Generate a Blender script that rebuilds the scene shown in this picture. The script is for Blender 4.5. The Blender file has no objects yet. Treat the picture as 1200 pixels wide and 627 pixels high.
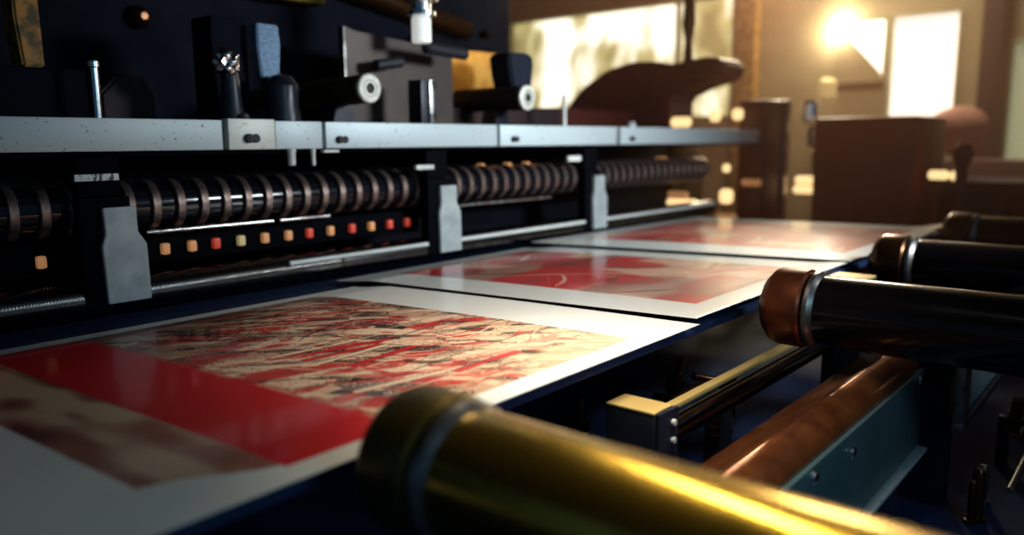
import bpy, bmesh, math, random
import numpy as np
from mathutils import Matrix, Vector
random.seed(4); RNG = np.random.default_rng(7)
C = bpy.context.scene.collection
PI = math.pi

# ---------------------------------------------------------------- materials
def srgb(r, g, b):
    f = lambda c: (c/255/12.92) if c/255 <= .04045 else ((c/255+.055)/1.055)**2.4
    return (f(r), f(g), f(b), 1)

def mat(name, col, metal=0.0, rough=.5, col2=None, nscale=20, rough2=None, bump=0, bscale=60,
        stretch=(1, 1, 1), coat=0, emit=None, estr=0, spec=.5, thresh=(.35, .65)):
    m = bpy.data.materials.new(name); m.use_nodes = True
    nt = m.node_tree; N = nt.nodes; L = nt.links
    p = N['Principled BSDF']
    p.inputs['Base Color'].default_value = col
    p.inputs['Metallic'].default_value = metal
    p.inputs['Roughness'].default_value = rough
    p.inputs['Specular IOR Level'].default_value = spec
    p.inputs['Coat Weight'].default_value = coat
    p.inputs['Coat Roughness'].default_value = .12
    tc = N.new('ShaderNodeTexCoord'); mp = N.new('ShaderNodeMapping')
    mp.inputs['Scale'].default_value = stretch
    L.new(tc.outputs['Object'], mp.inputs['Vector'])
    if col2 is not None or rough2 is not None:
        n = N.new('ShaderNodeTexNoise'); n.inputs['Scale'].default_value = nscale
        n.inputs['Detail'].default_value = 6
        L.new(mp.outputs[0], n.inputs['Vector'])
        mr = N.new('ShaderNodeMapRange'); mr.inputs[1].default_value = thresh[0]; mr.inputs[2].default_value = thresh[1]
        L.new(n.outputs['Fac'], mr.inputs[0])
        if col2 is not None:
            mx = N.new('ShaderNodeMix'); mx.data_type = 'RGBA'
            mx.inputs[6].default_value = col; mx.inputs[7].default_value = col2
            L.new(mr.outputs[0], mx.inputs[0]); L.new(mx.outputs[2], p.inputs['Base Color'])
        if rough2 is not None:
            m2 = N.new('ShaderNodeMapRange'); m2.inputs[3].default_value = rough; m2.inputs[4].default_value = rough2
            L.new(mr.outputs[0], m2.inputs[0]); L.new(m2.outputs[0], p.inputs['Roughness'])
    if bump:
        n2 = N.new('ShaderNodeTexNoise'); n2.inputs['Scale'].default_value = bscale; n2.inputs['Detail'].default_value = 4
        L.new(mp.outputs[0], n2.inputs['Vector'])
        b = N.new('ShaderNodeBump'); b.inputs['Strength'].default_value = bump; b.inputs['Distance'].default_value = .004
        L.new(n2.outputs['Fac'], b.inputs['Height']); L.new(b.outputs[0], p.inputs['Normal'])
    if emit is not None:
        p.inputs['Emission Color'].default_value = emit; p.inputs['Emission Strength'].default_value = estr
    return m

M = {}
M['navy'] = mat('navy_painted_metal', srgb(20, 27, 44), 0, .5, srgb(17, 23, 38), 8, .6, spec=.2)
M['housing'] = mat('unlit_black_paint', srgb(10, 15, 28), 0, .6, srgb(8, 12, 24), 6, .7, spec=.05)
M['dimbrown'] = mat('dim_brown_paint', srgb(44, 32, 34), 0, .6, spec=.2)
M['black'] = mat('black_oily_metal', srgb(30, 34, 46), .3, .3, srgb(40, 42, 50), 12, .5)
M['dull'] = mat('dull_black_metal', srgb(8, 10, 16), 0, .6, srgb(10, 12, 20), 6, spec=.05)
M['steel'] = mat('satin_grey_steel', srgb(186, 200, 204), .25, .5, srgb(120, 134, 140), 95, .55, thresh=(.64, .70))
M['plate'] = mat('worn_light_plate', srgb(205, 208, 200), .25, .5, srgb(120, 125, 120), 55, thresh=(.62, .72))
M['bracket'] = mat('blotchy_zinc', srgb(178, 188, 188), .3, .45, srgb(150, 160, 163), 16, .55, bump=.03)
M['chrome'] = mat('chrome', srgb(225, 225, 225), 1, .14, None, 30, .28)
M['satin'] = mat('satin_shaft_steel', srgb(150, 148, 145), .9, .3, srgb(100, 98, 96), 20, .4)
M['thread'] = mat('dark_polished_steel', srgb(112, 108, 106), 1, .17, srgb(90, 86, 86), 30, .22)
M['ring'] = mat('ring_steel', srgb(160, 142, 134), .85, .33, srgb(104, 86, 80), 40, .45)
M['brass'] = mat('brass', srgb(222, 182, 70), .95, .2, srgb(196, 156, 56), 9, .27)
M['brasscol'] = mat('tarnished_brass', srgb(120, 96, 38), .8, .35, srgb(70, 66, 34), 14, .5)
M['bronze'] = mat('dark_bronze', srgb(92, 60, 36), .85, .24, srgb(70, 44, 28), 12, .34)
M['bronzecol'] = mat('copper_bronze', srgb(128, 66, 36), .7, .32, srgb(92, 46, 28), 18, .42)
M['roller'] = mat('black_roller', srgb(26, 20, 22), .3, .16, srgb(20, 17, 20), 10, .22, spec=.35)
M['cream_brass'] = mat('polished_pale_brass', srgb(240, 206, 130), .45, .4, srgb(226, 190, 112), 12, .5)
M['rust'] = mat('rusty_copper', srgb(170, 98, 54), .7, .16, srgb(124, 68, 40), 16, .26)
M['teal'] = mat('teal_painted_panel', srgb(84, 112, 116), .3, .4, srgb(72, 98, 104), 5, .5)
M['cap'] = mat('pale_end_cap', srgb(225, 226, 215), .1, .4, srgb(190, 190, 178), 60)
M['hole'] = mat('dark_bore', srgb(14, 14, 18), 0, .6)
M['hole_gloss'] = mat('glossy_black_enamel', srgb(14, 15, 22), 0, .12, spec=.6)
M['soot'] = mat('soot_black_paint', srgb(6, 7, 12), 0, .7, spec=.03)
M['deepblue'] = mat('deep_blue_enamel', srgb(34, 52, 88), 0, .5, srgb(28, 44, 74), 6, .6, spec=.15)
M['hammer'] = mat('hammered_grey_paint', srgb(120, 150, 180), .35, .3, srgb(80, 104, 130), 120, bump=.9, bscale=170)
M['gold_old'] = mat('old_yellow_paint', srgb(176, 116, 26), .1, .5, srgb(84, 68, 28), 30, .6, thresh=(.4, .6))
M['goldplate'] = mat('mottled_brass_plate', srgb(224, 176, 92), .7, .4, srgb(170, 120, 50), 12, .5)
M['brownplate'] = mat('grey_brown_plate', srgb(78, 68, 62), .4, .42, srgb(62, 54, 52), 6, .5)
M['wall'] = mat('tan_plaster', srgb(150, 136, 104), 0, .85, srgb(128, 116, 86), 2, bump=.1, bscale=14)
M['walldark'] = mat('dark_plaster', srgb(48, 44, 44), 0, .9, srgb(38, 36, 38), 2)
M['floor'] = mat('dark_concrete', srgb(60, 56, 56), 0, .6, srgb(44, 42, 44), 5)
M['maroon'] = mat('maroon_enamel', srgb(96, 34, 32), 0, .5, srgb(80, 30, 30), 3)
M['cabinet'] = mat('brown_enamel', srgb(160, 62, 40), 0, .5, srgb(138, 54, 36), 3)
M['green'] = mat('pale_green_paint', srgb(170, 176, 140), 0, .6, srgb(150, 158, 124), 8)
M['pink'] = mat('pale_pink_cloth', srgb(190, 140, 120), 0, .8, srgb(160, 110, 100), 10)
M['dimpink'] = mat('mauve_paint', srgb(120, 96, 92), 0, .7)
M['label'] = mat('white_label', srgb(225, 228, 226), 0, .5, srgb(70, 74, 80), 120, thresh=(.5, .56), stretch=(1, 1, .35))
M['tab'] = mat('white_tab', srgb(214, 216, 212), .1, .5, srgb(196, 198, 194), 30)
M['glass'] = mat('milky_glass_lit', srgb(235, 238, 232), 0, .15, srgb(220, 226, 220), 5, emit=srgb(235, 240, 232), estr=.55)  # emission puts the lit look into the glass itself
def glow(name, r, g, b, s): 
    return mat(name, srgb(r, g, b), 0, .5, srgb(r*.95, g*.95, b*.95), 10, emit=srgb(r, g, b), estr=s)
M['amber'] = glow('amber_lamp_and_glint', 225, 155, 100, .28)
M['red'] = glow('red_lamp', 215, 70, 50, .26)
M['lime'] = glow('pale_lamp_and_glint', 215, 190, 130, .26)
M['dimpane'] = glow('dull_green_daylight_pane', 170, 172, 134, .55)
M['warm'] = glow('warm_white_glint', 255, 214, 150, 1.3)
M['pane_bright'] = glow('overexposed_daylight_pane', 255, 234, 222, 1.15)
M['pane_sun'] = glow('sunlit_pane', 255, 225, 165, 26)
def pane_mottled():
    m = mat('mottled_daylight_pane', srgb(240, 226, 180), 0, .5)
    N, L = m.node_tree.nodes, m.node_tree.links; p = N['Principled BSDF']
    tc = N.new('ShaderNodeTexCoord'); mp = N.new('ShaderNodeMapping'); mp.inputs['Scale'].default_value = (1, 1.3, .75)
    n = N.new('ShaderNodeTexNoise'); n.inputs['Scale'].default_value = 1.7; n.inputs['Detail'].default_value = 2
    r = N.new('ShaderNodeValToRGB'); e = r.color_ramp.elements
    e[0].position = .36; e[0].color = srgb(92, 82, 48); e[1].position = .58; e[1].color = srgb(255, 238, 214)
    k = e.new(.46); k.color = srgb(150, 136, 90)
    L.new(tc.outputs['Object'], mp.inputs[0]); L.new(mp.outputs[0], n.inputs[0]); L.new(n.outputs['Fac'], r.inputs[0])
    L.new(r.outputs[0], p.inputs['Emission Color']); p.inputs['Emission Strength'].default_value = 2.0
    return m
M['pane_mottled'] = pane_mottled()

# ---------------------------------------------------------------- mesh helpers
def axis_matrix(a, b):
    a, b = Vector(a), Vector(b); d = (b-a)
    q = d.to_track_quat('Z', 'Y')
    return Matrix.Translation((a+b)/2) @ q.to_matrix().to_4x4(), d.length

def box(bm, x0, x1, y0, y1, z0, z1, bev=.003, rot=None):
    t = bmesh.new(); bmesh.ops.create_cube(t, size=1)
    bmesh.ops.scale(t, vec=(abs(x1-x0), abs(y1-y0), abs(z1-z0)), verts=t.verts)
    if bev: bmesh.ops.bevel(t, geom=t.edges[:], offset=min(bev, .45*min(abs(x1-x0), abs(y1-y0), abs(z1-z0))), segments=2, affect='EDGES', profile=.6)
    if rot: bmesh.ops.rotate(t, matrix=rot, verts=t.verts)
    bmesh.ops.translate(t, vec=((x0+x1)/2, (y0+y1)/2, (z0+z1)/2), verts=t.verts)
    merge(bm, t); return bm
def merge(bm, t):
    me = bpy.data.meshes.new('tmp'); t.to_mesh(me); t.free(); bm.from_mesh(me); bpy.data.meshes.remove(me)
def lathe(bm, a, b, prof, seg=40, cap=True):
    """prof: (t along a->b in metres, radius)."""
    a, b = Vector(a), Vector(b); d = (b-a).normalized()
    u = d.orthogonal().normalized(); v = d.cross(u)
    rings = []
    for t, r in prof:
        c = a + d*t
        rings.append([bm.verts.new(c + (u*math.cos(2*PI*k/seg) + v*math.sin(2*PI*k/seg))*r) for k in range(seg)])
    for i in range(len(rings)-1):
        for k in range(seg):
            f = bm.faces.new((rings[i][k], rings[i][(k+1) % seg], rings[i+1][(k+1) % seg], rings[i+1][k])); f.smooth = True
    if cap:
        bm.faces.new(list(reversed(rings[0]))); bm.faces.new(rings[-1])
    return bm
def cyl(bm, a, b, r, bev=.002, seg=32):
    L = (Vector(b)-Vector(a)).length; bev = min(bev, r*.4, L*.3)
    return lathe(bm, a, b, [(0, r-bev), (bev, r), (L-bev, r), (L, r-bev)], seg)
def prism(bm, pts, y0, y1, bev=.002, plane='xz'):
    """outline pts in the given plane, extruded along the third axis."""
    t = bmesh.new()
    mk = {'xz': lambda p, q: (p[0], q, p[1]), 'yz': lambda p, q: (q, p[0], p[1]), 'xy': lambda p, q: (p[0], p[1], q)}[plane]
    A = [t.verts.new(mk(p, y0)) for p in pts]; B = [t.verts.new(mk(p, y1)) for p in pts]
    t.faces.new(A); t.faces.new(list(reversed(B)))
    n = len(pts)
    for i in range(n): t.faces.new((A[i], B[i], B[(i+1) % n], A[(i+1) % n]))
    bmesh.ops.recalc_face_normals(t, faces=t.faces[:])
    if bev: bmesh.ops.bevel(t, geom=t.edges[:], offset=bev, segments=2, affect='EDGES')
    merge(bm, t); return bm
def new(): return bmesh.new()
def obj(name, bm, m, parent=None, smooth_angle=35):
    bmesh.ops.recalc_face_normals(bm, faces=bm.faces[:])
    me = bpy.data.meshes.new(name); bm.to_mesh(me); bm.free()
    for p in me.polygons: p.use_smooth = True
    me.set_sharp_from_angle(angle=math.radians(smooth_angle))
    me.materials.append(m); o = bpy.data.objects.new(name, me); C.objects.link(o)
    if parent:
        o.parent = parent; o.matrix_parent_inverse = parent_world(parent).inverted()
    return o
def parent_world(p):
    mtx = Matrix.Translation(p.location) if p.parent is None else parent_world(p.parent) @ p.matrix_parent_inverse @ Matrix.Translation(p.location)
    return mtx
def tag(o, label, cat, group=None, kind=None):
    if kind: o['kind'] = kind
    if label: o['label'] = label
    if cat: o['category'] = cat
    if group: o['group'] = group
    return o
def thing(name, label, cat, loc=(0, 0, 0), group=None):
    o = bpy.data.objects.new(name, None); C.objects.link(o); o.location = loc; o.empty_display_size = .05
    return tag(o, label, cat, group)
def struct(name, bm, m, parent=None):
    o = obj(name, bm, m, parent)
    if not parent: o['kind'] = 'structure'
    return o
def single(name, bm, m, label, cat, group=None):
    return tag(obj(name, bm, m), label, cat, group)
def copy_tree(o, parent=None):
    c = o.copy(); C.objects.link(c)
    if parent: c.parent = parent
    for ch in list(o.children): copy_tree(ch, c)
    return c

# ---------------------------------------------------------------- camera (about 1.6 m above the floor, 0.4 m above the sheets)
cX = Vector((.643, .124, -.756)).normalized()
cX = Vector((790, 153, -929)).normalized()
cY = Vector((-1120, 141, -929)); cY = (cY - cX*cY.dot(cX)).normalized()
cZ = cX.cross(cY)
cam_d = bpy.data.cameras.new('camera'); cam = bpy.data.objects.new('camera', cam_d); C.objects.link(cam)
cam.matrix_world = Matrix((cX, cY, cZ)).to_4x4()
cam_d.sensor_width = 36; cam_d.lens = 929/1200*36
cam_d.clip_start = .02; cam_d.clip_end = 60
cam_d.dof.use_dof = True; cam_d.dof.focus_distance = 1.75; cam_d.dof.aperture_fstop = cam_d.lens/1000/.022
bpy.context.scene.camera = cam

# ---------------------------------------------------------------- the room
FZ = -1.25
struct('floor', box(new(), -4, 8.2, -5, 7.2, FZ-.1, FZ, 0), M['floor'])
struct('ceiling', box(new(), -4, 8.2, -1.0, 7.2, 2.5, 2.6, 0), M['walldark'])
# back wall, pierced by its windows
holes = [(3.68, 6.75, .22, 1.50), (1.60, 2.165, .19, 1.11), (2.205, 2.56, .56, 1.10), (.78, 1.22, -.30, .82)]
def pierced_wall(name, x0, x1, ya, yb, za, zb, holes, m):
    bm = new(); ys = sorted({ya, yb, *[h[0] for h in holes], *[h[1] for h in holes]}); zs = sorted({za, zb, *[h[2] for h in holes], *[h[3] for h in holes]})
    for i in range(len(ys)-1):
        for j in range(len(zs)-1):
            cy, cz = (ys[i]+ys[i+1])/2, (zs[j]+zs[j+1])/2
            if any(h[0] < cy < h[1] and h[2] < cz < h[3] for h in holes): continue
            box(bm, x0, x1, ys[i], ys[i+1], zs[j], zs[j+1], 0)
    return struct(name, bm, m)
pierced_wall('wall_back', 8.0, 8.2, -5, 7.2, FZ, 2.5, holes, M['wall'])
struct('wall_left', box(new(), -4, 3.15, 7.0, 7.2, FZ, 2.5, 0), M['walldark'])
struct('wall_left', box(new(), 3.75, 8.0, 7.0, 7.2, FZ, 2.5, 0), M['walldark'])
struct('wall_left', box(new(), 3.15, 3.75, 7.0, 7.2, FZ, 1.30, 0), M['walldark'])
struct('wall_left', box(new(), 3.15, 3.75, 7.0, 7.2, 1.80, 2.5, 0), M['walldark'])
def window(n, y0, y1, z0, z1, pane, mull=(), w=.035):
    bm = new()
    for a in ((y0, y1, z0, z0+w), (y0, y1, z1-w, z1), (y0, y0+w, z0+w, z1-w), (y1-w, y1, z0+w, z1-w)): box(bm, 7.98, 8.08, *a, .004)
    for y in mull: box(bm, 7.985, 8.06, y-.02, y+.02, z0+w, z1-w, .004)
    f = struct('window_%d' % n, bm, M['green'])
    p = obj('pane', box(new(), 8.085, 8.10, y0, y1, z0, z1, 0), pane, f)
    return f
window(1, *holes[0], M['pane_mottled'], (4.35,))
window(2, *holes[1], M['pane_bright'], w=.012)
window(3, *holes[2], M['pane_bright'], w=.012)
struct('trim_3', prism(new(), [(2.62, 1.02), (2.62, .52), (2.19, .52), (2.225, .60), (2.47, .88)], 7.93, 7.975, .004, 'yz'), M['wall'])
window(4, *holes[3], M['dimpane'])
bm = new()
for a in ((3.15, 3.75, 1.30, 1.335), (3.15, 3.75, 1.765, 1.80), (3.15, 3.185, 1.335, 1.765), (3.715, 3.75, 1.335, 1.765), (3.43, 3.465, 1.335, 1.765)):
    box(bm, a[0], a[1], 6.97, 7.05, a[2], a[3], .003)
w5 = struct('window_5', bm, M['walldark'])  # unseen window, added to give the sheet a bright reflection
obj('pane', box(new(), 3.15, 3.75, 7.06, 7.08, 1.30, 1.80, 0), M['pane_bright'], w5)
# timber and plaster uprights on the back wall
struct('trim_1', box(new(), 7.86, 7.98, 3.40, 3.62, FZ, 2.5, .01), M['goldplate'])
struct('trim_2', box(new(), 7.80, 7.98, 1.24, 1.40, FZ, 2.5, .01), M['dimbrown'])

# ---------------------------------------------------------------- printed sheets
def vnoise(U, V, su, sv, seed):
    r = np.random.default_rng(seed); g = r.random((int(su)+3, int(sv)+3))
    a, b = U*su, V*sv; i, j = np.floor(a).astype(int), np.floor(b).astype(int)
    fa, fb = a-i, b-j; fa = fa*fa*(3-2*fa); fb = fb*fb*(3-2*fb)
    i = np.clip(i, 0, g.shape[0]-2); j = np.clip(j, 0, g.shape[1]-2)
    return (g[i, j]*(1-fa)+g[i+1, j]*fa)*(1-fb) + (g[i, j+1]*(1-fa)+g[i+1, j+1]*fa)*fb
def col3(r, g, b): return np.array(srgb(r, g, b)[:3])
CREAM, RED, DARK, BROWN, PAPER = col3(240, 204, 168), col3(206, 18, 24), col3(20, 12, 16), col3(118, 66, 52), col3(232, 232, 226)
def blend(I, mask, c): return I*(1-mask[..., None]) + c*mask[..., None]
def sstep(x, a, b): t = np.clip((x-a)/(b-a), 0, 1); return t*t*(3-2*t)
def strokes(I, U, V, n, rng, region, W, Hh, aspect, kinds, thin=(.0013, .0034), length=(.07, .34)):
    """ink strokes: bent tapering lines drawn mostly along the sheet."""
    nu, nv = U.shape; u0, u1, v0, v1 = region
    for _ in range(n):
        pu, pv = rng.uniform(u0, u1), rng.uniform(v0, v1)*1.0
        q = rng.random(); ang = rng.normal(-.8, .28) if q < .5 else rng.normal(0, .14) if q < .85 else rng.uniform(0, PI)
        Ls = rng.uniform(*length); w = rng.uniform(*thin); cur = rng.normal(0, 2.2)
        c = kinds[rng.integers(len(kinds))]
        steps = max(6, int(Ls/.004)); x, y = pu*W, pv*Hh; pts = []
        for s in range(steps):
            pts.append((x, y)); x += math.cos(ang)*Ls/steps; y += math.sin(ang)*Ls/steps; ang += cur*Ls/steps
        for k, (x, y) in enumerate(pts):
            ww = w*(math.sin(PI*(k+.5)/steps)**.5)
            ri = int(ww*1.5/W*nu)+2; rj = int(ww*1.5/Hh*nv)+2
            ci, cj = int(x/W*(nu-1)), int(y/Hh*(nv-1))
            if not (u0*nu <= ci < u1*nu and v0*nv <= cj < v1*nv): continue
            a, b, c_, d = max(ci-ri, 0), min(ci+ri+1, nu), max(cj-rj, 0), min(cj+rj+1, nv)
            D = np.hypot(U[a:b, c_:d]*W-x, V[a:b, c_:d]*Hh-y)
            m_ = np.clip(1.5-D/ww, 0, 1)*.92
            I[a:b, c_:d] = blend(I[a:b, c_:d], m_, c)
    return I
def blocks(I, U, V, n, rng, region, kinds, W, Hh, size):
    u0, u1, v0, v1 = region
    for _ in range(n):
        cu, cv = rng.uniform(u0, u1), rng.uniform(v0, v1)
        a, b = rng.uniform(*size)*1.6, rng.uniform(*size)*.5
        t = rng.normal(-.8, .3) if rng.random() < .5 else rng.normal(0, .2); x, y = U*W-cu*W, V*Hh-cv*Hh
        X = x*math.cos(t)+y*math.sin(t); Y = -x*math.sin(t)+y*math.cos(t)
        Y = Y + (X*X)*rng.normal(0, 4)
        m_ = sstep(1-np.maximum(np.abs(X)/a, np.abs(Y)/b), 0, .12)*rng.uniform(.55, .95)
        inside = (U > u0) & (U < u1) & (V > v0) & (V < v1)
        I = blend(I, m_*inside, kinds[rng.integers(len(kinds))])
    return I
def paint_main(U, V):
    W, Hh = 1.45, .98; rng = np.random.default_rng(11)
    I = np.ones(U.shape+(3,))*PAPER
    X0, Y0 = U*W, V*Hh
    def warped(ang, ls, ws, seed, warp=.03):
        # noise stretched along one direction of the sheet and bent by a slower noise
        wx = (vnoise(U, V, 7, 6, seed+50)-.5)*warp*2 + (vnoise(U, V, 22, 18, seed+51)-.5)*warp*.5
        wy = (vnoise(U, V, 6, 7, seed+60)-.5)*warp*2 + (vnoise(U, V, 20, 22, seed+61)-.5)*warp*.5
        x, y = X0+wx, Y0+wy
        a = (x*math.cos(ang)+y*math.sin(ang)+1.2)/2.9; b = (-x*math.sin(ang)+y*math.cos(ang)+1.2)/2.9
        return vnoise(a, b, 2.9/ls, 2.9/ws, seed)
    A = warped(-.8, .11, .022, 1)*.55 + warped(-.8, .05, .010, 2)*.30 + warped(-.2, .03, .012, 3)*.15
    Bn = warped(-.05, .14, .030, 4)*.6 + warped(-.6, .05, .014, 5)*.4
    Cn = warped(-.7, .16, .05, 6, .05)
    n3 = vnoise(U, V, 9, 14, 5)
    P = np.ones_like(I)*CREAM
    P = blend(P, sstep(Cn, .52, .54)*.45, BROWN*1.5)
    redf = Bn + .16*(V-.35) - .12*sstep(U, .55, .8)
    P = blend(P, sstep(redf, .545, .552)*.92, RED*.9)
    drk = A + .10*(V-.5)
    P = blend(P, sstep(drk, .585, .592)*.9, DARK)
    for f_, lv, w_, c_ in ((redf, .53, .004, DARK), (drk, .56, .005, DARK), (drk, .47, .004, RED*.7), (Bn, .42, .004, DARK), (Cn, .46, .004, BROWN*.6), (A, .40, .005, DARK), (Bn, .33, .005, RED*.7), (redf, .62, .005, CREAM), (drk, .64, .006, CREAM)):
        P = blend(P, np.clip(1.6-np.abs(f_-lv)/w_, 0, 1)*.85, c_)
    reg = (.43, .862, .055, .93)
    P = blocks(P, U, V, 34, rng, reg, [CREAM, RED, DARK, CREAM], W, Hh, (.010, .035))
    P = strokes(P, U, V, 230, rng, reg, W, Hh, 1, [DARK, CREAM, RED, CREAM, DARK], (.0013, .003), (.06, .26))
    for k in range(7):          # long straight double bars
        x, y, t = rng.uniform(.75, 1.05), rng.uniform(.15, .5), rng.normal(-.05, .08)
        dx, dy = X0-x, Y0-y; a_ = dx*math.cos(t)+dy*math.sin(t); b_ = -dx*math.sin(t)+dy*math.cos(t)
        m_ = (np.abs(a_) < .09)*(np.abs(b_) < .008); P = blend(P, m_*.95, CREAM if k % 2 else RED)
        m_ = (np.abs(a_) < .09)*(np.abs(np.abs(b_)-.008) < .0014); P = blend(P, m_*.9, DARK)
    for _ in range(16):         # small panels of fine lines, like lettered plates
        bu, bv, t = rng.uniform(.55, .84), rng.uniform(.08, .6), rng.normal(-.1, .2)
        x, y = (U-bu)*W, (V-bv)*Hh; X = x*math.cos(t)+y*math.sin(t); Y = -x*math.sin(t)+y*math.cos(t)
        m_ = (np.abs(X) < rng.uniform(.02, .04)) & (np.abs(Y) < rng.uniform(.010, .02))
        P = blend(P, m_*(np.sin(Y*rng.uniform(700, 1000)) > .1)*.85, DARK if rng.random() < .6 else RED)
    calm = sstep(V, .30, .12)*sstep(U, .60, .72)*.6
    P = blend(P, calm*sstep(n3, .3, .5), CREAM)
    P = blend(P, sstep(V + .25*(n3-.5), .55, .95)*.6, DARK*1.2)  # far side darkened in the ink: dark print and shade together
    # faded band nearest the camera
    B = np.ones_like(I)*CREAM*.72
    nb = vnoise(U, V, 26, 7, 8)*.7 + vnoise(U, V, 60, 16, 9)*.3
    B = blend(B, sstep(nb, .30, .55)*.85, col3(150, 78, 64)); B = blend(B, sstep(nb + .25*(V-.4), .52, .72)*.8, col3(84, 36, 42))
    wob = .0
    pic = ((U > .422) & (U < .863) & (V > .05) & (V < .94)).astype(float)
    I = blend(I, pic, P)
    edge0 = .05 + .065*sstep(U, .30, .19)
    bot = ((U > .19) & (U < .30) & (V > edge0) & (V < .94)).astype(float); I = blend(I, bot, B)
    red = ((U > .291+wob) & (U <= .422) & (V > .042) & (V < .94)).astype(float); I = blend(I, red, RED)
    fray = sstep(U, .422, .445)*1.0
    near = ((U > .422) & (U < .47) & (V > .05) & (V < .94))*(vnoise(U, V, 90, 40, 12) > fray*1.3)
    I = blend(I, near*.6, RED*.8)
    return I
def paint_back(seed):
    def f(U, V):
        I = np.ones(U.shape+(3,))*PAPER; rng = np.random.default_rng(seed)
        n1 = vnoise(U, V, 8, 9, seed)
        P = blend(np.ones_like(I)*RED, sstep(n1, .50, .72)*.7, CREAM)
        P = blend(P, sstep(vnoise(U, V, 5, 12, seed+2), .52, .7)*.6, BROWN)
        P = strokes(P, U, V, 70, rng, (.15, .84, .08, .9), 1.1, 1.1, 1, [RED, CREAM, DARK, RED, BROWN], (.003, .008))
        pic = ((U > .15) & (U < .84) & (V > .07) & (V < .9)).astype(float)
        return blend(I, pic, P)
    return f
def sheet_material(name, coat, cr):
    m = mat(name, srgb(230, 230, 226), 0, .45, coat=coat, spec=.2)
    N, L = m.node_tree.nodes, m.node_tree.links; p = N['Principled BSDF']
    a = N.new('ShaderNodeVertexColor'); a.layer_name = 'ink'
    L.new(a.outputs['Color'], p.inputs['Base Color'])
    p.inputs['Coat Roughness'].default_value = cr
    return m
M['sheet'] = sheet_material('printed_satin_paper', .2, .1)
M['gloss_sheet'] = sheet_material('printed_gloss_paper', .9, .16)
def sheet(name, corners, height, nu, nv, paint, label, m='gloss_sheet'):
    """corners: near/free, far/free, far/back, near/back (x, y); height(u, v) lifts the paper off the board."""
    U, V = np.meshgrid(np.linspace(0, 1, nu), np.linspace(0, 1, nv), indexing='ij')
    (a, b, c, d) = [np.array(q) for q in corners]
    XY = (a*((1-U)*(1-V))[..., None] + b*(U*(1-V))[..., None] + c*(U*V)[..., None] + d*((1-U)*V)[..., None])
    Z = height(U, V)
    co = np.dstack([XY, Z]).reshape(-1, 3)
    idx = np.arange(nu*nv).reshape(nu, nv)
    F = np.stack([idx[:-1, :-1], idx[1:, :-1], idx[1:, 1:], idx[:-1, 1:]], -1).reshape(-1, 4)
    me = bpy.data.meshes.new(name); me.from_pydata(co.tolist(), [], F.tolist())
    I = paint(U, V).reshape(-1, 3)
    at = me.color_attributes.new('ink', 'FLOAT_COLOR', 'POINT')
    at.data.foreach_set('color', np.hstack([np.clip(I, 0, 1), np.ones((len(I), 1))]).ravel().astype(np.float32))
    me.polygons.foreach_set('use_smooth', [True]*len(me.polygons)); me.materials.append(M[m]); me.update()
    o = bpy.data.objects.new(name, me); C.objects.link(o)
    s = o.modifiers.new('thickness', 'SOLIDIFY'); s.thickness = .0012; s.offset = -1
    return tag(o, label, 'printed sheet', 'printed sheets on the delivery board')
SZ = -.4
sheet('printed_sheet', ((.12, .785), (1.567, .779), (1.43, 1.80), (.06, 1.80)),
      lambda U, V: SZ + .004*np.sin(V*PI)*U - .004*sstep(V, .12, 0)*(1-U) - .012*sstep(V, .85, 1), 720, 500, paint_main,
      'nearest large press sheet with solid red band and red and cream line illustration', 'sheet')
sheet('printed_sheet', ((1.592, .80), (2.64, .80), (2.38, 1.94), (1.44, 1.90)),
      lambda U, V: SZ + .006 - .006*U + .010*np.sin(U*PI)*np.sin(V*PI) - .012*sstep(V, .85, 1) + .006*sstep(V, .1, 0)*U, 220, 200, paint_back(21),
      'middle printed sheet with blurred red picture, beyond the sheet with the solid red band')
sheet('printed_sheet', ((2.67, .80), (3.98, .78), (3.80, 1.94), (2.42, 1.94)),
      lambda U, V: SZ + .008 - .006*U + .010*np.sin(U*PI)*np.sin(V*PI) + .02*sstep(V, .12, 0)*sstep(U, .6, 1), 220, 200, paint_back(35),
      'farthest printed sheet, glaring in the window light, ending by the dark end post')
bm = new()
box(bm, -.3, 4.05, .815, 2.0, -.440, -.421, .004)
box(bm, -.3, 4.05, 1.2, 1.27, -.62, -.440, .004)
single('delivery_board', bm, M['deepblue'], 'dark flat delivery board lying under all the printed sheets', 'machine table')

# ---------------------------------------------------------------- front cover rail with its bars
def screw(parent, x, y, z, r=.011):
    bm = new(); cyl(bm, (x, y+.006, z), (x, y-.012, z), r); cyl(bm, (x+.022, y+.006, z), (x+.022, y-.008, z), r*.95)
    cyl(bm, (x, y-.012, z), (x, y-.014, z), r*.5, .0005, 6)
    return obj('screw', bm, M['hole'], parent)
bars = [(-.5, 1.135, 'leftmost long steel rail bar, bluish and finely spotted, running out of the frame', None),
        (1.296, 1.455, 'short plain steel rail bar between the spotted plate and the next seam', None),
        (1.468, 2.24, 'steel rail bar with a dark double screw beside the tube with the white ring end', (1.515)),
        (2.256, 3.055, 'steel rail bar with a dark slot, below the second ringed tube', 2.33),
        (3.085, 4.62, 'farthest steel rail bar, blurred, reaching the maroon end post', 3.17)]
for x0, x1, lab, sx in bars:
    t = thing('rail_bar', lab, 'rail', ((x0+x1)/2, 1.97, -.017), 'steel bars of the long rail')
    obj('bar', box(new(), x0, x1, 1.95, 1.985, -.018, .060, .003), M['steel'], t)
    if sx: screw(t, sx, 1.95, .008)
t = thing('mounting_plate', 'square pale speckled plate with two dark screw holes on the rail', 'plate', (1.215, 1.95, -.017))
obj('plate', box(new(), 1.148, 1.290, 1.942, 1.985, -.018, .064, .003), M['plate'], t)
screw(t, 1.205, 1.942, .012, .0125)
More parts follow.
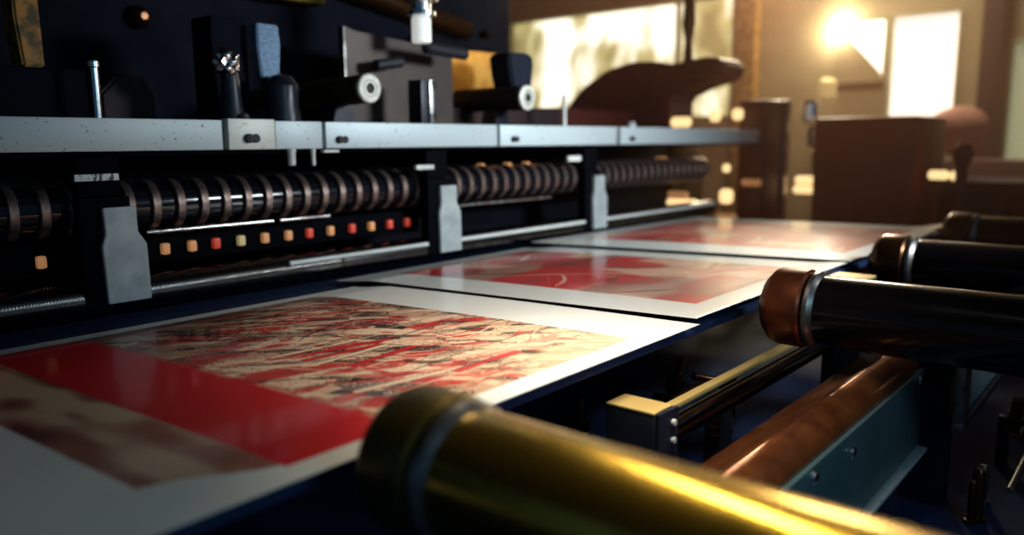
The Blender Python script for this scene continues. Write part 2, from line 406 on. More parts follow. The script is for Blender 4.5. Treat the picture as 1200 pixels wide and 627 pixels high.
single('rail_carrier', box(new(), -.5, 4.7, 1.988, 2.06, -.03, .052, .004), M['dull'], 'long black carrier beam right behind the steel rail bars', 'beam')

# dark press body behind
b = new(); box(b, -.6, 4.15, 2.30, 2.45, -.95, .0, .01)
single('back_panel', b, M['dull'], 'long black panel closing the press behind the ringed roller', 'panel')
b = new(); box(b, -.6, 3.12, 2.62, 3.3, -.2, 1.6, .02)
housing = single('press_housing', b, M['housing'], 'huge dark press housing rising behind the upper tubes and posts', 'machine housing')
b = new(); box(b, -.6, 4.1, 2.0, 2.30, -.95, -.46, .01)
single('press_plinth', b, M['deepblue'], 'low black plinth of the press under the back edge of the sheets', 'machine base')
b = new()
box(b, -.6, 4.15, 2.06, 2.62, .0, .045, .006)
single('top_shelf', b, M['black'], 'black shelf behind the steel rail carrying the tubes and posts', 'shelf')

# ringed roller
t = thing('ringed_roller', 'long shaft stacked with steel rings, running behind the three brackets', 'roller', (2.4, 2.06, -.16))
obj('shaft', cyl(new(), (-.5, 2.06, -.158), (4.1, 2.06, -.158), .055), M['hole_gloss'], t)
def ring_mesh(w, r):
    return lathe(new(), (0, 0, 0), (w, 0, 0), [(0, .05), (0, r*.97), (w*.08, r), (w*.92, r), (w, r*.97), (w, .05)], 56, False)
proto = None; spots = []
x = .50
while x < 4.05:
    spots.append(x); x += .0655
for k, x in enumerate(spots):
    if any(abs(x+.012-bx) < .06 for bx in ()): continue
    if proto is None:
        proto = obj('ring', ring_mesh(.022, .066), M['ring'], t); o = proto
    else:
        o = proto.copy(); C.objects.link(o)
    o.matrix_parent_inverse = Matrix.Translation(t.location).inverted()
    o.location = (x, 2.06, -.158)
# thread roller near the sheets
t = thing('threaded_roller', 'slim satin roller with a fine thread, low over the back edge of the sheets', 'roller', (2.2, 2.0, -.385))
bm = new(); prof = []; n = 900
for k in range(n): prof.append((k*.0018, .0432 + (.0010 if k % 4 < 2 else 0)))
lathe(bm, (-.1, 2.0, -.372), (1.6, 2.0, -.372), prof, 20); obj('threaded_section', bm, M['thread'], t)
obj('smooth_section', lathe(new(), (1.52, 2.0, -.372), (4.1, 2.0, -.372), [(0, .04), (.004, .044), (2.57, .044), (2.575, .03)], 28), M['thread'], t)
for x0, x1, lab in ((1.32, 1.875, 'thin pale highlight rod along the smooth end of the threaded roller, before the middle bracket'), (2.005, 2.81, 'thin pale highlight rod low between the middle and farthest brackets'), (2.94, 4.05, 'thin pale highlight rod running on from the farthest bracket')):
    single('highlight_rod', cyl(new(), (x0, 1.952, -.346), (x1, 1.952, -.346), .0075), M['tab'], lab, 'rod', 'highlight rods over the back edge of the sheets')  # pale rods added to draw the roller's highlight line
# thin guide bars above the lamps
for k, (x0, x1, z, lab) in enumerate([(.93, 1.30, -.222, 'thin bright guide bar over the first small lamps'), (1.32, 1.50, -.222, 'short bright guide bar over the middle small lamps'),
                                (2.0, 2.62, -.228, 'thin dull guide bar between the second and third brackets')]):
    single('guide_bar', cyl(new(), (x0, 1.99, z), (x1, 1.99, z), .0055), M['chrome'], lab, 'rod')
single('lamp_strip', box(new(), .3, 1.92, 2.045, 2.07, -.31, -.235, .003), M['soot'], 'black strip holding the row of small coloured lamps', 'strip')
lampcols = [('red', .60), ('amber', .70), ('amber', 1.0), ('amber', 1.075), ('red', 1.145), ('lime', 1.222), ('amber', 1.30), ('amber', 1.38), ('red', 1.455), ('amber', 1.535), ('red', 1.62), ('amber', 1.70), ('red', 1.78), ('red', 1.86)]
names = ['first', 'second', 'third', 'fourth', 'fifth', 'sixth', 'seventh', 'eighth', 'ninth', 'tenth', 'eleventh', 'twelfth']
adj = {'red': 'red', 'amber': 'amber', 'lime': 'pale yellow'}
for k, (c, x) in enumerate(lampcols):
    b = box(new(), x-.011, x+.011, 2.028, 2.046, -.290, -.260, .006)
    if k == 0: lab = 'small red lamp near the frame edge, before the first bracket'
    elif k == 1: lab = 'small amber lamp just before the first blotchy bracket'
    else: lab = 'small %s lamp, %s in the row after the first bracket' % (adj[c], names[k-2])
    single('indicator_lamp', b, M[c], lab, 'lamp', 'small lamps below the ringed roller')

# brackets
def bracket(x, lab):
    t = thing('bracket', lab, 'bracket', (x+.05, 1.96, -.38), 'light metal brackets in front of the rollers')
    pts = [(x, -.150), (x+.078, -.150), (x+.082, -.205), (x+.102, -.238), (x+.104, -.380), (x, -.380), (x, -.240), (x+.006, -.21)]
    pts = [(x+.002, -.150), (x+.080, -.150), (x+.081, -.212), (x+.100, -.243), (x+.102, -.380), (x-.002, -.380), (x-.006, -.240), (x+.004, -.215)]
    obj('face_plate', prism(new(), pts, 1.935, 1.950), M['bracket'], t)
    obj('carrier_block', box(new(), x-.045, x+.075, 1.951, 1.99, -.385, -.125, .006), M['soot'], t)
    obj('clamp_head', box(new(), x-.04, x+.06, 1.96, 1.99, -.125, -.03, .006), M['soot'], t)
bracket(.806, 'nearest and widest blotchy light bracket over the rollers')
bracket(1.925, 'middle light bracket, over the back edge of the middle sheet')
bracket(2.86, 'farthest light bracket, small and blurred')

# small tabs and pegs under the rail
tabs = [(.755, .855, -.086, -.070, 'label', 'white label strip with worn dark print above the nearest bracket'),
        (1.455, 1.51, -.030, -.022, 'tab', 'tiny white tab hanging right below the rail seam'),
        (1.825, 1.905, -.092, -.077, 'tab', 'white rectangular tab above the middle bracket'),
        (2.68, 2.77, -.084, -.062, 'tab', 'blurred white tab above the farthest bracket')]
for x0, x1, z0, z1, m_, lab in tabs:
    single('label_tab', box(new(), x0, x1, 1.944, 1.9595, z0, z1, .001), M[m_], lab, 'label')
for x, r, z1, lab in ((1.355, .014, -.066, 'round grey peg hanging under the rail after the spotted plate'), (1.430, .008, -.068, 'slim pale peg hanging under the rail seam')):
    b = new(); lathe(b, (x, 1.965, -.018), (x, 1.965, z1), [(0, r), (.008, r), (.009, r*.85), (-z1-.018-.002, r*.8), (-z1-.018, r*.5)], 20)
    single('hanging_peg', b, M['tab'], lab, 'peg')

# ---------------------------------------------------------------- things standing on the shelf behind the rail
def tube(x, z, y0, y1, r, lab, wallm='brasscol', tilt=.0):
    t = thing('guide_tube', lab, 'tube', (x, y0, z), 'tubes with pale ring ends above the rail')
    a, b = (x, y0, z), (x, y1, z+tilt)
    obj('tube_wall', cyl(new(), a, b, r, .002, 40), M[wallm], t)
    e = obj('end_ring', lathe(new(), (x, y0-.012, z), (x, y0+.004, z), [(0, r*.36), (0, r*.9), (.003, r*.99), (.016, r*.99)], 40, False), M['cap'], t)
    obj('groove', lathe(new(), (x, y0-.0125, z), (x, y0+.004, z), [(0, r*.52), (0, r*.60), (.01, r*.60)], 32, False), M['satin'], e)
    obj('bore', cyl(new(), (x, y0-.006, z), (x, y0+.003, z), r*.37, .001, 24), M['hole'], t)
tube(1.675, .168, 2.0, 2.6, .046, 'nearer tube with a sharp white ring end standing over the rail', tilt=-.02)
tube(2.47, .168, 2.0, 2.6, .048, 'farther black tube with a softer white ring end below the upright block', 'dimbrown', tilt=0)
for (x, z) in ((1.675, .122), (2.47, .12)): 
    single('tube_saddle', prism(new(), [(x-.05, .045), (x+.05, .045), (x+.03, z+.005), (x-.03, z+.005)], 2.12, 2.2), M['black'],
           'black saddle holding the %s ringed tube' % ('nearer' if x < 2 else 'farther'), 'support')
def pin(x, z0, z1, r, m_, lab, y=2.1, head=1.3, name='pin'):
    t = thing(name, lab, 'pin', (x, y, z0))
    obj('stem', cyl(new(), (x, y, z0), (x, y, z1-r*1.6), r), M[m_], t)
    obj('head', lathe(new(), (x, y, z1-r*2.2), (x, y, z1), [(0, r*.9), (r*.3, r*head), (r*1.6, r*head), (r*2.2, r*.6)], 24), M[m_], t)
pin(.885, .045, .208, .010, 'chrome', 'slim chrome pin with a round head standing behind the leftmost rail bar')
pin(1.44, .045, .118, .020, 'satin', 'stubby grey pin with a flat head, behind the short rail bar', y=2.08, head=1.1)
pin(2.86, .045, .20, .010, 'tab', 'thin pale rod standing behind the fourth rail bar', y=2.1, head=1)
pin(3.42, .045, .09, .022, 'tab', 'small blurred pale stud behind the farthest rail bar', y=2.1, head=1)
b = new(); box(b, 1.965, 2.02, 2.06, 2.13, .045, .215, .004)
t = thing('square_post', 'upright black square post with one bright steel side', 'post', (2.0, 2.1, .045))
obj('post_body', b, M['black'], t)
obj('bright_strip', box(new(), 2.0, 2.028, 2.05, 2.06, .045, .215, .002), M['chrome'], t)
t = thing('hammered_block', 'upright block with a blue-grey hammered face above the spotted plate', 'block', (1.37, 2.12, .05))
obj('block_body', box(new(), 1.235, 1.352, 2.15, 2.26, .045, .36, .008), M['housing'], t)
obj('hammered_face', prism(new(), [(1.352, .345), (1.425, .345), (1.430, .285), (1.424, .22), (1.424, .19), (1.36, .19), (1.352, .27)], 2.10, 2.14, .004), M['hammer'], t)
b = new(); lathe(b, (1.40, 2.06, .045), (1.40, 2.06, .20), [(0, .05), (.03, .052), (.06, .045), (.12, .048), (.148, .03), (.155, .01)], 32)
obj('rounded_knob', b, M['black'], t)
# crumpled bright fitting
t = thing('bent_fitting', 'small crumpled bright metal fitting beside the hammered block', 'fitting', (1.25, 2.1, .05))
b = new(); bmesh.ops.create_icosphere(b, subdivisions=4, radius=.036)
for v in b.verts:
    p = v.co.copy(); v.co = p*(1+.22*math.sin(p.x*190+1)*math.sin(p.y*160)*math.cos(p.z*170)); v.co.z *= 1.1; v.co += Vector((1.235, 2.08, .222))
obj('crumpled_top', b, M['chrome'], t)
obj('curved_arm', lathe(new(), (1.25, 2.09, .05), (1.25, 2.09, .21), [(0, .045), (.05, .03), (.12, .026), (.16, .02)], 24), M['black'], t)
obj('bead', lathe(new(), (1.262, 2.05, .05), (1.262, 2.05, .085), [(0, .016), (.015, .02), (.03, .014), (.035, .004)], 20), M['satin'], t)
# yellow upright
b = new(); prism(b, [(.768, .189), (.818, .189), (.812, .6), (.752, .6), (.758, .3)], 2.22, 2.30, .006)
single('yellow_upright', b, M['gold_old'], 'worn yellow upright bar at the far left above the rail', 'bar')
single('black_housing_box', box(new(), .55, .90, 2.18, 2.34, .046, .188, .01), M['housing'], 'black box under the worn yellow bar', 'box')
single('lower_guard_plate', prism(new(), [(2.36, .046), (3.10, .046), (3.10, .155), (2.36, .135)], 2.30, 2.34), M['dimbrown'], 'dark plate under the glowing brass plate', 'plate')
# grey-brown plate
t = thing('side_plate', 'big grey-brown slanted machine plate behind the ringed tubes', 'plate', (1.9, 2.3, .05))
pts = [(1.80, .045), (2.34, .045), (2.34, .34), (2.20, .365), (1.86, .385), (1.80, .40)]
obj('plate', prism(new(), pts, 2.27, 2.30, .003), M['brownplate'], t)
obj('bright_edge', box(new(), 1.795, 1.808, 2.262, 2.28, .06, .395, .002), M['satin'], t)
b = new(); cyl(b, (1.88, 2.20, .265), (2.00, 2.20, .285), .02); obj('bolt', b, M['black'], t)
# brass plate brightened by an added spot
t = thing('brass_plate', 'glowing mottled brass plate behind the farther ringed tube', 'plate', (2.8, 2.4, .1))
obj('plate', prism(new(), [(2.30, .14), (2.92, .15), (2.92, .385), (2.30, .375)], 2.36, 2.38, .003), M['goldplate'], t)
# sight glass
t = thing('sight_glass', 'round chrome-capped sight glass glowing white at the top of the picture', 'sight glass', (2.0, 2.1, .3))
obj('glass_cylinder', lathe(new(), (2.01, 2.1, .345), (2.01, 2.1, .43), [(0, .03), (.004, .034), (.08, .034), (.085, .03)], 32), M['glass'], t)
obj('chrome_cap', lathe(new(), (2.01, 2.1, .43), (2.01, 2.1, .50), [(0, .036), (.006, .052), (.02, .052), (.026, .036), (.05, .036), (.056, .06), (.07, .062)], 32), M['chrome'], t)
obj('hanger', cyl(new(), (2.01, 2.1, .50), (2.01, 2.1, .9), .03), M['black'], t)
obj('handle', cyl(new(), (2.04, 2.12, .335), (2.26, 2.12, .325), .022, .008), M['black'], t)
# rounded block over the farther tube
b = new(); prism(b, [(2.46, .20), (2.57, .20), (2.585, .30), (2.58, .335), (2.55, .348), (2.45, .345), (2.43, .33), (2.44, .26)], 2.05, 2.16, .008)
single('rounded_block', b, M['navy'], 'upright dark block with rounded top over the farther ringed tube', 'block')
# dark overhead beams and pipes at the top
single('overhead_pipe', cyl(new(), (2.05, 2.565, .60), (2.75, 2.565, .50), .045, .01), M['bronze'], 'short dim bronze pipe high on the press housing behind the sight glass', 'pipe')
single('overhead_bar', box(new(), 1.66, 1.93, 2.52, 2.618, .505, .555, .02), M['brasscol'], 'stubby brass bar high on the housing, between hammered block and sight glass', 'bar')
b = new(); prism(b, [(1.00, .045), (1.16, .045), (1.16, .15), (1.12, .2), (1.06, .2), (1.0, .14)], 2.35, 2.45, .01)
single('gear_cover', b, M['dimbrown'], 'dim brown rounded cover low in the dark behind the leftmost rail bar', 'cover')
for x, z, r in ((1.25, .40, .036), (2.45, .43, .03), (2.9, .50, .02)):
    obj('brass_cap', lathe(new(), (x, 2.625, z), (x, 2.56, z), [(0, r), (.03, r), (.05, r*.7), (.06, r*.3)], 24), M['bronze'], housing)

# ---------------------------------------------------------------- silhouettes beyond the rail end
t = thing('motor', 'domed brown motor with a blunt nose silhouetted against the big window', 'motor', (4.5, 2.6, .1))
b = new()
hump = [(3.35, .02), (3.22, .22), (3.10, .34), (2.90, .45), (2.70, .49), (2.55, .48), (2.42, .455), (2.34, .47), (2.18, .49), (2.12, .46), (2.10, .40), (2.14, .36), (2.30, .32), (2.45, .26), (2.45, .02)]
prism(b, hump, 4.40, 4.75, .02, 'yz'); obj('motor_body', b, M['maroon'], t)
obj('nose', lathe(new(), (4.40, 2.30, .42), (4.40, 2.08, .42), [(0, .05), (.05, .058), (.17, .056), (.22, .03)], 28), M['maroon'], t)
obj('lifting_rod', lathe(new(), (4.5, 2.37, .44), (4.5, 2.37, 1.25), [(0, .045), (.05, .03), (.15, .025), (.25, .04), (.35, .035), (.81, .03)], 24), M['bronze'], t)
t = thing('end_post', 'maroon upright post with a steel edge where the rail ends', 'post', (4.8, 2.0, FZ))
obj('post', box(new(), 4.66, 4.95, 1.94, 2.1, FZ, .235, .01), M['maroon'], t)
obj('steel_edge', box(new(), 4.95, 5.03, 1.92, 2.1, FZ, .245, .01), M['satin'], t)
single('rear_casting', box(new(), 4.2, 4.62, 2.3, 2.6, FZ, .015, .02), M['brasscol'], 'brass-toned casting behind the rail between press and end post', 'casting')
single('rear_block', box(new(), 3.55, 4.36, 2.64, 3.1, FZ, .18, .03), M['maroon'], 'dark maroon block behind the far end of the rail', 'block')
# round bright reflective fittings (their blurred glints)
def fitting(x, y, z, r, m_, lab, horiz=0, name='chrome_fitting', L=None):
    t = new(); L = L or r*1.2
    if horiz: lathe(t, (x, y-L, z), (x, y+L, z), [(0, r*.7), (r*.4, r), (2*L-r*.4, r), (2*L, r*.7)], 20)
    else: lathe(t, (x, y, z-L), (x, y, z+L), [(0, r*.6), (r*.4, r), (2*L-r*.4, r), (2*L, r*.6)], 20)
    return single(name, t, m_, lab, 'fitting')
def lamp(x, y, z, r, lab, horiz=0, m_='warm', L=None, group='small glowing glints beyond the press'):  # emissive bodies standing in for glints on bright machine parts
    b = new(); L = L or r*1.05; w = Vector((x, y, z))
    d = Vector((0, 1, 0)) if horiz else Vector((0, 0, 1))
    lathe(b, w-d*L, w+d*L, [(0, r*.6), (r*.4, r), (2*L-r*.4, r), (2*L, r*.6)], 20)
    return single('glow_glint', b, M[m_], lab, 'lamp', group)
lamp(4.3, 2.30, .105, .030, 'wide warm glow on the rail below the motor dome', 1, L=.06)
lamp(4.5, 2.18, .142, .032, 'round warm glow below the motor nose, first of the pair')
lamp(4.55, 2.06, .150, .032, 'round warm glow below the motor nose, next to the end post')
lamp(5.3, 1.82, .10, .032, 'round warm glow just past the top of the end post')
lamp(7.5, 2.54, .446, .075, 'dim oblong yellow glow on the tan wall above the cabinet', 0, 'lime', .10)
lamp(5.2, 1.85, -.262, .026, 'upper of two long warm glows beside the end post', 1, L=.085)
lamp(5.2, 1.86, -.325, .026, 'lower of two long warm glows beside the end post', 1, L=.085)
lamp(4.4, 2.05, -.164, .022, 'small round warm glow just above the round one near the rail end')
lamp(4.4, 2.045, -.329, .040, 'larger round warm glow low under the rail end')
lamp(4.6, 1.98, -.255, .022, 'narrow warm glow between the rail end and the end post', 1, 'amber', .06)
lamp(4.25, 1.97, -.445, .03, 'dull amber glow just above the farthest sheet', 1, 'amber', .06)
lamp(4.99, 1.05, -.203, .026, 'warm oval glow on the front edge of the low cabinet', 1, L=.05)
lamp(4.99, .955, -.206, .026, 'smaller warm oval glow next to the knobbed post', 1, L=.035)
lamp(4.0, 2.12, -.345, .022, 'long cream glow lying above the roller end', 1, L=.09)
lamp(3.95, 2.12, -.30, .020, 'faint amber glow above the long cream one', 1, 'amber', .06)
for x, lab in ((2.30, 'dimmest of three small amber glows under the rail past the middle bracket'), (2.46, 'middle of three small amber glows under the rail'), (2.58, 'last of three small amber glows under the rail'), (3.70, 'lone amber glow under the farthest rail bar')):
    lamp(x, 2.09, -.098, .013, lab, 1, 'amber', .018 if x < 3 else .03, 'small amber glints under the rail')  # gold glints under the rail, made as emissive bodies
for y, z, r, m_, lab in ((2.05, .18, .05, 'chrome', 'topmost chrome fitting on the side of the end post'), (2.0, .02, .055, 'satin', 'middle chrome fitting on the side of the end post'), (1.97, -.14, .05, 'chrome', 'lowest chrome fitting on the side of the end post')):
    fitting(5.35, y-.13, z, r, M[m_], lab, 0, 'chrome_fitting', .075)

# cabinets and posts near the back wall
t = thing('tall_cabinet', 'big brown metal cabinet below the sun, past the end post', 'cabinet', (5.2, 1.4, FZ))
obj('cabinet_body', box(new(), 5.0, 5.7, 1.17, 1.76, FZ, .13, .02), M['cabinet'], t)
obj('door', box(new(), 4.985, 4.999, 1.20, 1.73, FZ+.1, .08, .008), M['cabinet'], t)
t = thing('low_cabinet', 'low dark cabinet behind the far right roller', 'cabinet', (5.2, .5, FZ))
obj('cabinet_body', box(new(), 5.0, 5.6, -.3, 1.04, FZ, -.235, .015), M['navy'], t)
for y in (.0, .34, .68): obj('drawer', box(new(), 4.985, 5.0, y-.27, y+.03, -.9, -.29, .008), M['dull'], t)
single('green_column', box(new(), 7.0, 7.1, 1.475, 1.62, FZ, .165, .01), M['green'], 'pale green column between the brown cabinet and the knobbed post', 'column')
t = thing('knobbed_post', 'dark post with a round knob above the far right roller', 'post', (4.8, .9, FZ))
obj('post', lathe(new(), (4.8, .9, FZ), (4.8, .9, -.03), [(0, .05), (.7, .045), (.99, .028), (1.10, .03), (1.15, .05), (1.19, .05), (1.22, .03)], 24), M['maroon'], t)
b = new(); bmesh.ops.create_icosphere(b, subdivisions=4, radius=.20)
for v in b.verts:
    p = v.co.copy(); v.co = p*(1+.10*math.sin(p.x*14)*math.cos(p.y*13+1)+.05*math.sin(p.z*25)); v.co.z *= .95; v.co += Vector((6.9, 1.33, .06))
single('cloth_bundle', b, M['pink'], 'blurred pinkish rounded bundle behind the knobbed post', 'bundle')
single('bundle_stand', box(new(), 6.65, 7.3, .2, 1.47, FZ, -.16, .02), M['dimpink'], 'dim pinkish stand under the rounded bundle', 'stand')

# ---------------------------------------------------------------- delivery rollers reaching in from the aisle side
def delivery_roller(x, lab, barrel, collar):
    t = thing('delivery_roller', lab, 'roller', (x, .3, -.397), 'thick rollers with collars across the aisle side')
    z = -.397
    obj('barrel', lathe(new(), (x, .615, z), (x, -.75, z), [(0, .07), (.002, .0815), (.006, .083), (1.36, .083), (1.365, .07)], 72), barrel, t)
    o = obj('collar', lathe(new(), (x, .742, z), (x, .640, z), [(0, .055), (.002, .070), (.018, .088), (.030, .0935), (.094, .0935), (.100, .089), (.102, .07)], 72), collar, t)
    obj('seam_ring', lathe(new(), (x, .640, z), (x, .612, z), [(0, .080), (.002, .086), (.007, .0905), (.016, .0905), (.022, .086), (.028, .080)], 72), M['satin'], t)
    obj('axle', cyl(new(), (x, .76, z), (x, .74, z), .03), M['satin'], t)
    return t
delivery_roller(.655, 'closest thick brass roller, blurred, crossing the bottom edge of the picture', M['brass'], M['brasscol'])
delivery_roller(1.865, 'black roller with a copper-brown collar at the corner of the nearest sheet', M['roller'], M['bronzecol'])
delivery_roller(2.735, 'second black roller with a dark collar, beside the middle sheet', M['roller'], M['bronze'])
delivery_roller(3.72, 'smallest and farthest black roller, at the corner of the farthest sheet', M['roller'], M['bronze'])
# small lit tab between rollers
t = thing('stop_block', 'small dark stop block with a shining brass top between two black rollers', 'block', (2.32, .70, -.5))
obj('block', box(new(), 2.27, 2.38, .64, .745, -.90, -.393, .004), M['black'], t)
obj('brass_top', box(new(), 2.27, 2.38, .64, .745, -.392, -.385, .002), M['cream_brass'], t)
# cavity on the aisle side
t = thing('bearing_block', 'square black bearing block with a shining brass top below the sheet edge', 'block', (1.28, .75, -.9))
obj('block_body', box(new(), 1.245, 1.315, .705, .812, -.90, -.507, .004), M['black'], t)
obj('brass_top', box(new(), 1.245, 1.315, .705, .812, -.506, -.500, .0025), M['cream_brass'], t)
obj('side_plate', box(new(), 1.250, 1.322, .696, .7045, -.90, -.503, .002), M['navy'], t)
for z in (-.53, -.565): obj('rivet', cyl(new(), (1.30, .698, z), (1.30, .689, z), .007), M['cap'], t)
single('cross_shaft', cyl(new(), (1.326, .735, -.575), (2.75, .735, -.575), .025, .003, 40), M['thread'], 'thick polished shaft running from the brass-topped block under the black rollers', 'shaft')
single('brass_strip', box(new(), 1.33, 2.14, .762, .785, -.557, -.545, .003), M['cream_brass'], 'narrow brass strip lying beside the polished shaft', 'strip')
# curved guard with the teal side panel
prof = [(.470, -.62), (.466, -.578), (.470, -.566), (.484, -.550), (.502, -.538), (.516, -.533), (.530, -.535), (.548, -.548), (.575, -.562), (.61, -.575), (.635, -.60), (.64, -.63)]
t = thing('guard_box', 'long box with a rounded rusty copper top and a teal side panel', 'guard', (1.6, .5, -.9))
obj('copper_top', prism(new(), prof, 1.02, 2.17, .002, 'yz'), M['rust'], t)
pn = obj('teal_panel', box(new(), 1.02, 2.175, .455, .466, -.785, -.580, .003), M['teal'], t)
for x, z in ((1.60, -.622), (2.13, -.600), (1.38, -.60), (1.12, -.60)):
    obj('bolt', lathe(new(), (x, .456, z), (x, .446, z), [(0, .012), (.003, .013), (.008, .011), (.010, .006)], 20), M['chrome'], pn)
obj('steel_lip', box(new(), 1.02, 2.18, .435, .466, -.797, -.787, .002), M['steel'], t)
obj('inner_wall', box(new(), 1.02, 2.17, .625, .635, -.80, -.63, .002), M['black'], t)
obj('floor_plate', box(new(), 1.02, 2.17, .47, .63, -.80, -.787, .002), M['black'], t)
single('corner_post', box(new(), 2.20, 2.29, .40, .50, -.95, -.50, .005), M['navy'], 'dark square post at the far end of the teal panel', 'post')
t = thing('clear_flap', 'pale glassy flap with bright steel edges beyond the teal panel', 'flap', (2.5, .37, -.7))
obj('pane', prism(new(), [(2.20, -.69), (2.80, -.69), (2.80, -.50), (2.20, -.50)], .362, .372, .002), M['tab'], t)
b = new(); box(b, 2.13, 2.82, .350, .375, -.712, -.692, .003); box(b, 2.13, 2.20, .352, .375, -.692, -.50, .003); obj('steel_edge', b, M['satin'], t)
t = thing('capped_jar', 'pale rounded cap poking up at the bottom edge beside the teal panel', 'cap', (1.74, .38, -.9))
obj('cap_shell', lathe(new(), (1.74, .38, -.93), (1.74, .38, -.80), [(0, .062), (.07, .06), (.105, .048), (.124, .028), (.13, .008)], 36), M['satin'], t)
obj('cap_rim', lathe(new(), (1.74, .38, -.95), (1.74, .38, -.92), [(0, .07), (.012, .075), (.024, .072), (.03, .06)], 36), M['black'], t)
# press bed under everything, and bits seen in its gloom
b = new(); box(b, .0, 4.6, -.2, 2.0, FZ, -.95, .01)
single('press_bed', b, M['deepblue'], 'black press bed low under the sheets and rollers', 'machine base')
rr = random.Random(5)
def lever(x, y, z, s, a, lab, m_='bronze'):
    t = thing('lever', lab, 'lever', (x, y, z), 'small levers in the dark under the sheet edge')
    d = Vector((math.cos(a), math.sin(a), .25))*s
    obj('rod', cyl(new(), (x, y, z), Vector((x, y, z))+d, .010), M[m_], t)
    obj('pivot', lathe(new(), (x, y-.02, z), (x, y+.02, z), [(0, .015), (.005, .024), (.035, .024), (.04, .015)], 24), M[m_], t)
    obj('foot', box(new(), x-.012, x+.012, y-.012, y+.012, -.95, z-.015, .003), M['black'], t)
for a in ((1.32, .93, -.60, .10, .6, 'bronze lever lying nearest the sheet edge, left of the brass-topped block'), (1.62, .90, -.62, .13, -.5, 'bronze lever just behind the brass-topped block'),
          (1.72, .92, -.60, .12, .3, 'bronze lever under the sheet corner'), (1.12, .88, -.66, .10, 1.2, 'bronze lever beside the collar of the closest brass roller'), (1.90, .86, -.63, .1, 2.5, 'bronze lever under the copper-brown collar')):
    lever(*a)
def gear(x, y, z, r, lab, m_='bronze', n=16):
    t = thing('gear', lab, 'gear', (x, y, z), 'small gears in the dark press')
    pts = []
    for k in range(n*4):
        a = 2*PI*k/(n*4); q = r if k % 4 in (0, 1) else r*.86
        pts.append((x+q*math.cos(a), z+q*math.sin(a)))
    obj('toothed_wheel', prism(new(), pts, y, y+.03, .001), M[m_], t)
    obj('hub', cyl(new(), (x, y-.012, z), (x, y+.04, z), r*.35), M['satin'], t)
    obj('stand', box(new(), x-.015, x+.015, y+.031, y+.06, -.95, z, .002), M['black'], t)
gear(1.48, 1.0 - .13, -.72, .07, 'small gear deep in the gap behind the brass-topped block')
gear(1.95, .88, -.76, .06, 'small gear deep under the copper-brown collar')
gear(2.62, .28, -.80, .06, 'gear in the gloom beyond the pale flap')
for k in range(22):
    x, y = rr.uniform(1.9, 3.3), rr.uniform(-.1, .34)
    r = rr.uniform(.008, .018); h = rr.uniform(.03, .14); n_ = ['satin', 'bronze', 'brasscol', 'black'][k % 4]
    b = new(); lathe(b, (x, y, -.952), (x, y, -.95+h), [(0, r*1.6), (.012, r*1.6), (.013, r), (h-.01, r), (h, r*.6)], 18)
    o = single('stud', b, M[n_], 'small metal stud standing in the gloom of the press bed beyond the teal panel', 'stud', 'studs on the press bed')
for x0, x1, y, z, lab in ((2.2, 2.9, .25, -.86, 'thin rod low beyond the teal panel'), (2.35, 3.3, .12, -.80, 'second thin rod low beyond the pale flap')):
    single('tie_rod', cyl(new(), (x0, y, z), (x1, y, z), .008), M['satin'], lab, 'rod')
# the outer side frame of the press that carries the rollers
b = new(); box(b, -.3, 4.6, -.82, -.76, FZ, -.30, .01)
single('side_girder', b, M['navy'], 'dark side girder carrying the aisle ends of the thick rollers', 'girder')

# ---------------------------------------------------------------- light
def light(name, kind, loc, energy, col, size=.3, size_y=None, look=None, spread=None, spot=None):
    d = bpy.data.lights.new(name, kind); d.energy = energy; d.color = col
    if kind == 'AREA':
        d.shape = 'RECTANGLE'; d.size = size; d.size_y = size_y or size
        if spread: d.spread = math.radians(spread)
    elif kind == 'SUN': d.angle = math.radians(size)
    else: d.shadow_soft_size = size
    if kind == 'SPOT': d.spot_size = math.radians(spot); d.spot_blend = .6
    o = bpy.data.objects.new(name, d); C.objects.link(o); o.location = loc
    if look is not None: o.rotation_euler = (Vector(look)-Vector(loc)).to_track_quat('-Z', 'Y').to_euler()
    return o
light('aisle_lamp', 'AREA', (2.75, -.45, .62), 17, (.88, .97, 1.0), .5, .3, (2.6, 1.95, -.02), spread=78)
light('overhead_lamp', 'AREA', (1.24, .60, .48), 3.9, (1.0, .90, .78), .3, .3, (1.30, .84, -.4), spread=84)
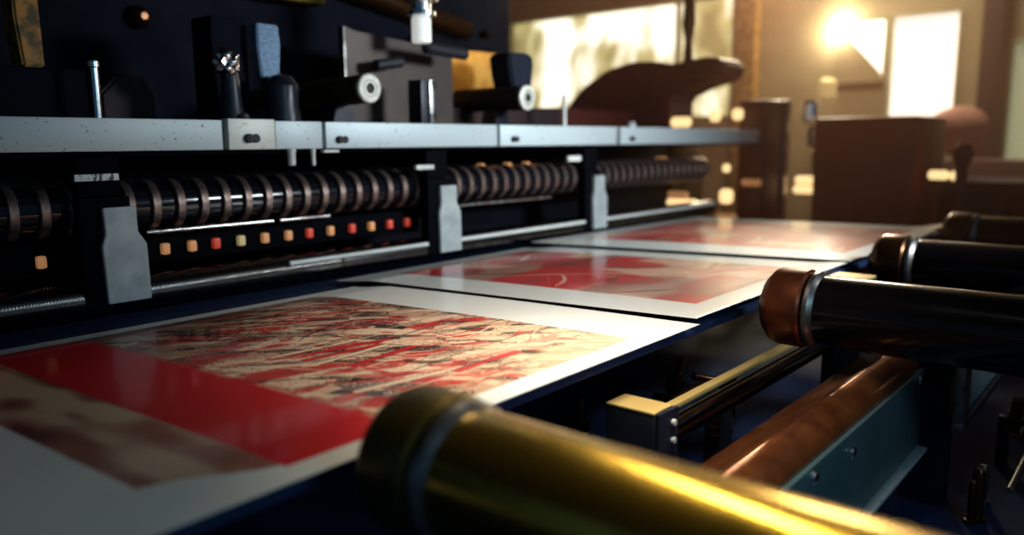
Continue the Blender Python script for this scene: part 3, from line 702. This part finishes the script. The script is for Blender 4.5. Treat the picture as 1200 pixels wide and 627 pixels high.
light('roller_highlight_strip', 'AREA', (1.30, 1.0, .60), 1.3, (1.0, .86, .55), .035, 1.3, (.70, .46, -.31), spread=42)  # added strip out of view, puts the highlight on the brass roller
light('low_blue_fill', 'AREA', (.6, -1.3, .5), 3.8, (.50, .84, 1.0), .8, .4, (1.5, .9, -.6), spread=110)  # added blue fill without a fixture, tints sheet, roller and board
light('plate_fill_spot', 'SPOT', (2.95, 1.95, .62), 9, (1.0, .72, .34), .03, None, (2.66, 2.36, .27), spot=48)  # added warm spot that brightens the brass plate
light('window_daylight', 'AREA', (7.6, 2.9, 1.75), 100, (1.0, .78, .52), .9, .6, (2.0, 1.2, -.3))
light('back_wall_fill', 'AREA', (6.3, 1.9, 2.3), 22, (1.0, .80, .55), .8, .5, (7.9, 1.9, .6), spread=120)  # added fill out of view, brightens the back wall
light('sun', 'POINT', (7.9, 2.60, 1.015), 36, (1.0, .86, .62), .06)
w = bpy.data.worlds.new('world'); bpy.context.scene.world = w; w.use_nodes = True
bg = w.node_tree.nodes['Background']; bg.inputs[0].default_value = (.10, .22, .42, 1); bg.inputs[1].default_value = .2
# warm dusty haze between the press and the back wall
HAZE = True
if HAZE:
    hm = bpy.data.materials.new('dusty_haze'); hm.use_nodes = True; nt = hm.node_tree; nt.nodes.clear()
    out = nt.nodes.new('ShaderNodeOutputMaterial'); vs = nt.nodes.new('ShaderNodeVolumeScatter')
    vs.inputs['Color'].default_value = (1, .52, .32, 1); vs.inputs['Density'].default_value = .03; vs.inputs['Anisotropy'].default_value = .5
    nt.links.new(vs.outputs[0], out.inputs['Volume'])
    h = obj('dusty_haze', box(new(), 2.9, 7.97, -.6, 6.9, FZ+.01, 2.45, 0), hm)
    tag(h, 'warm dusty haze glowing around the low sun near the windows', 'haze', kind='stuff')

sc = bpy.context.scene
sc.view_settings.view_transform = 'Standard'; sc.view_settings.look = 'None'
sc.view_settings.exposure = 0; sc.view_settings.gamma = 1; sc.view_settings.use_curve_mapping = False
sc.cycles.use_denoising = True
sc.cycles.max_bounces = 8; sc.cycles.sample_clamp_indirect = 6
sc.cycles.caustics_reflective = False; sc.cycles.caustics_refractive = False
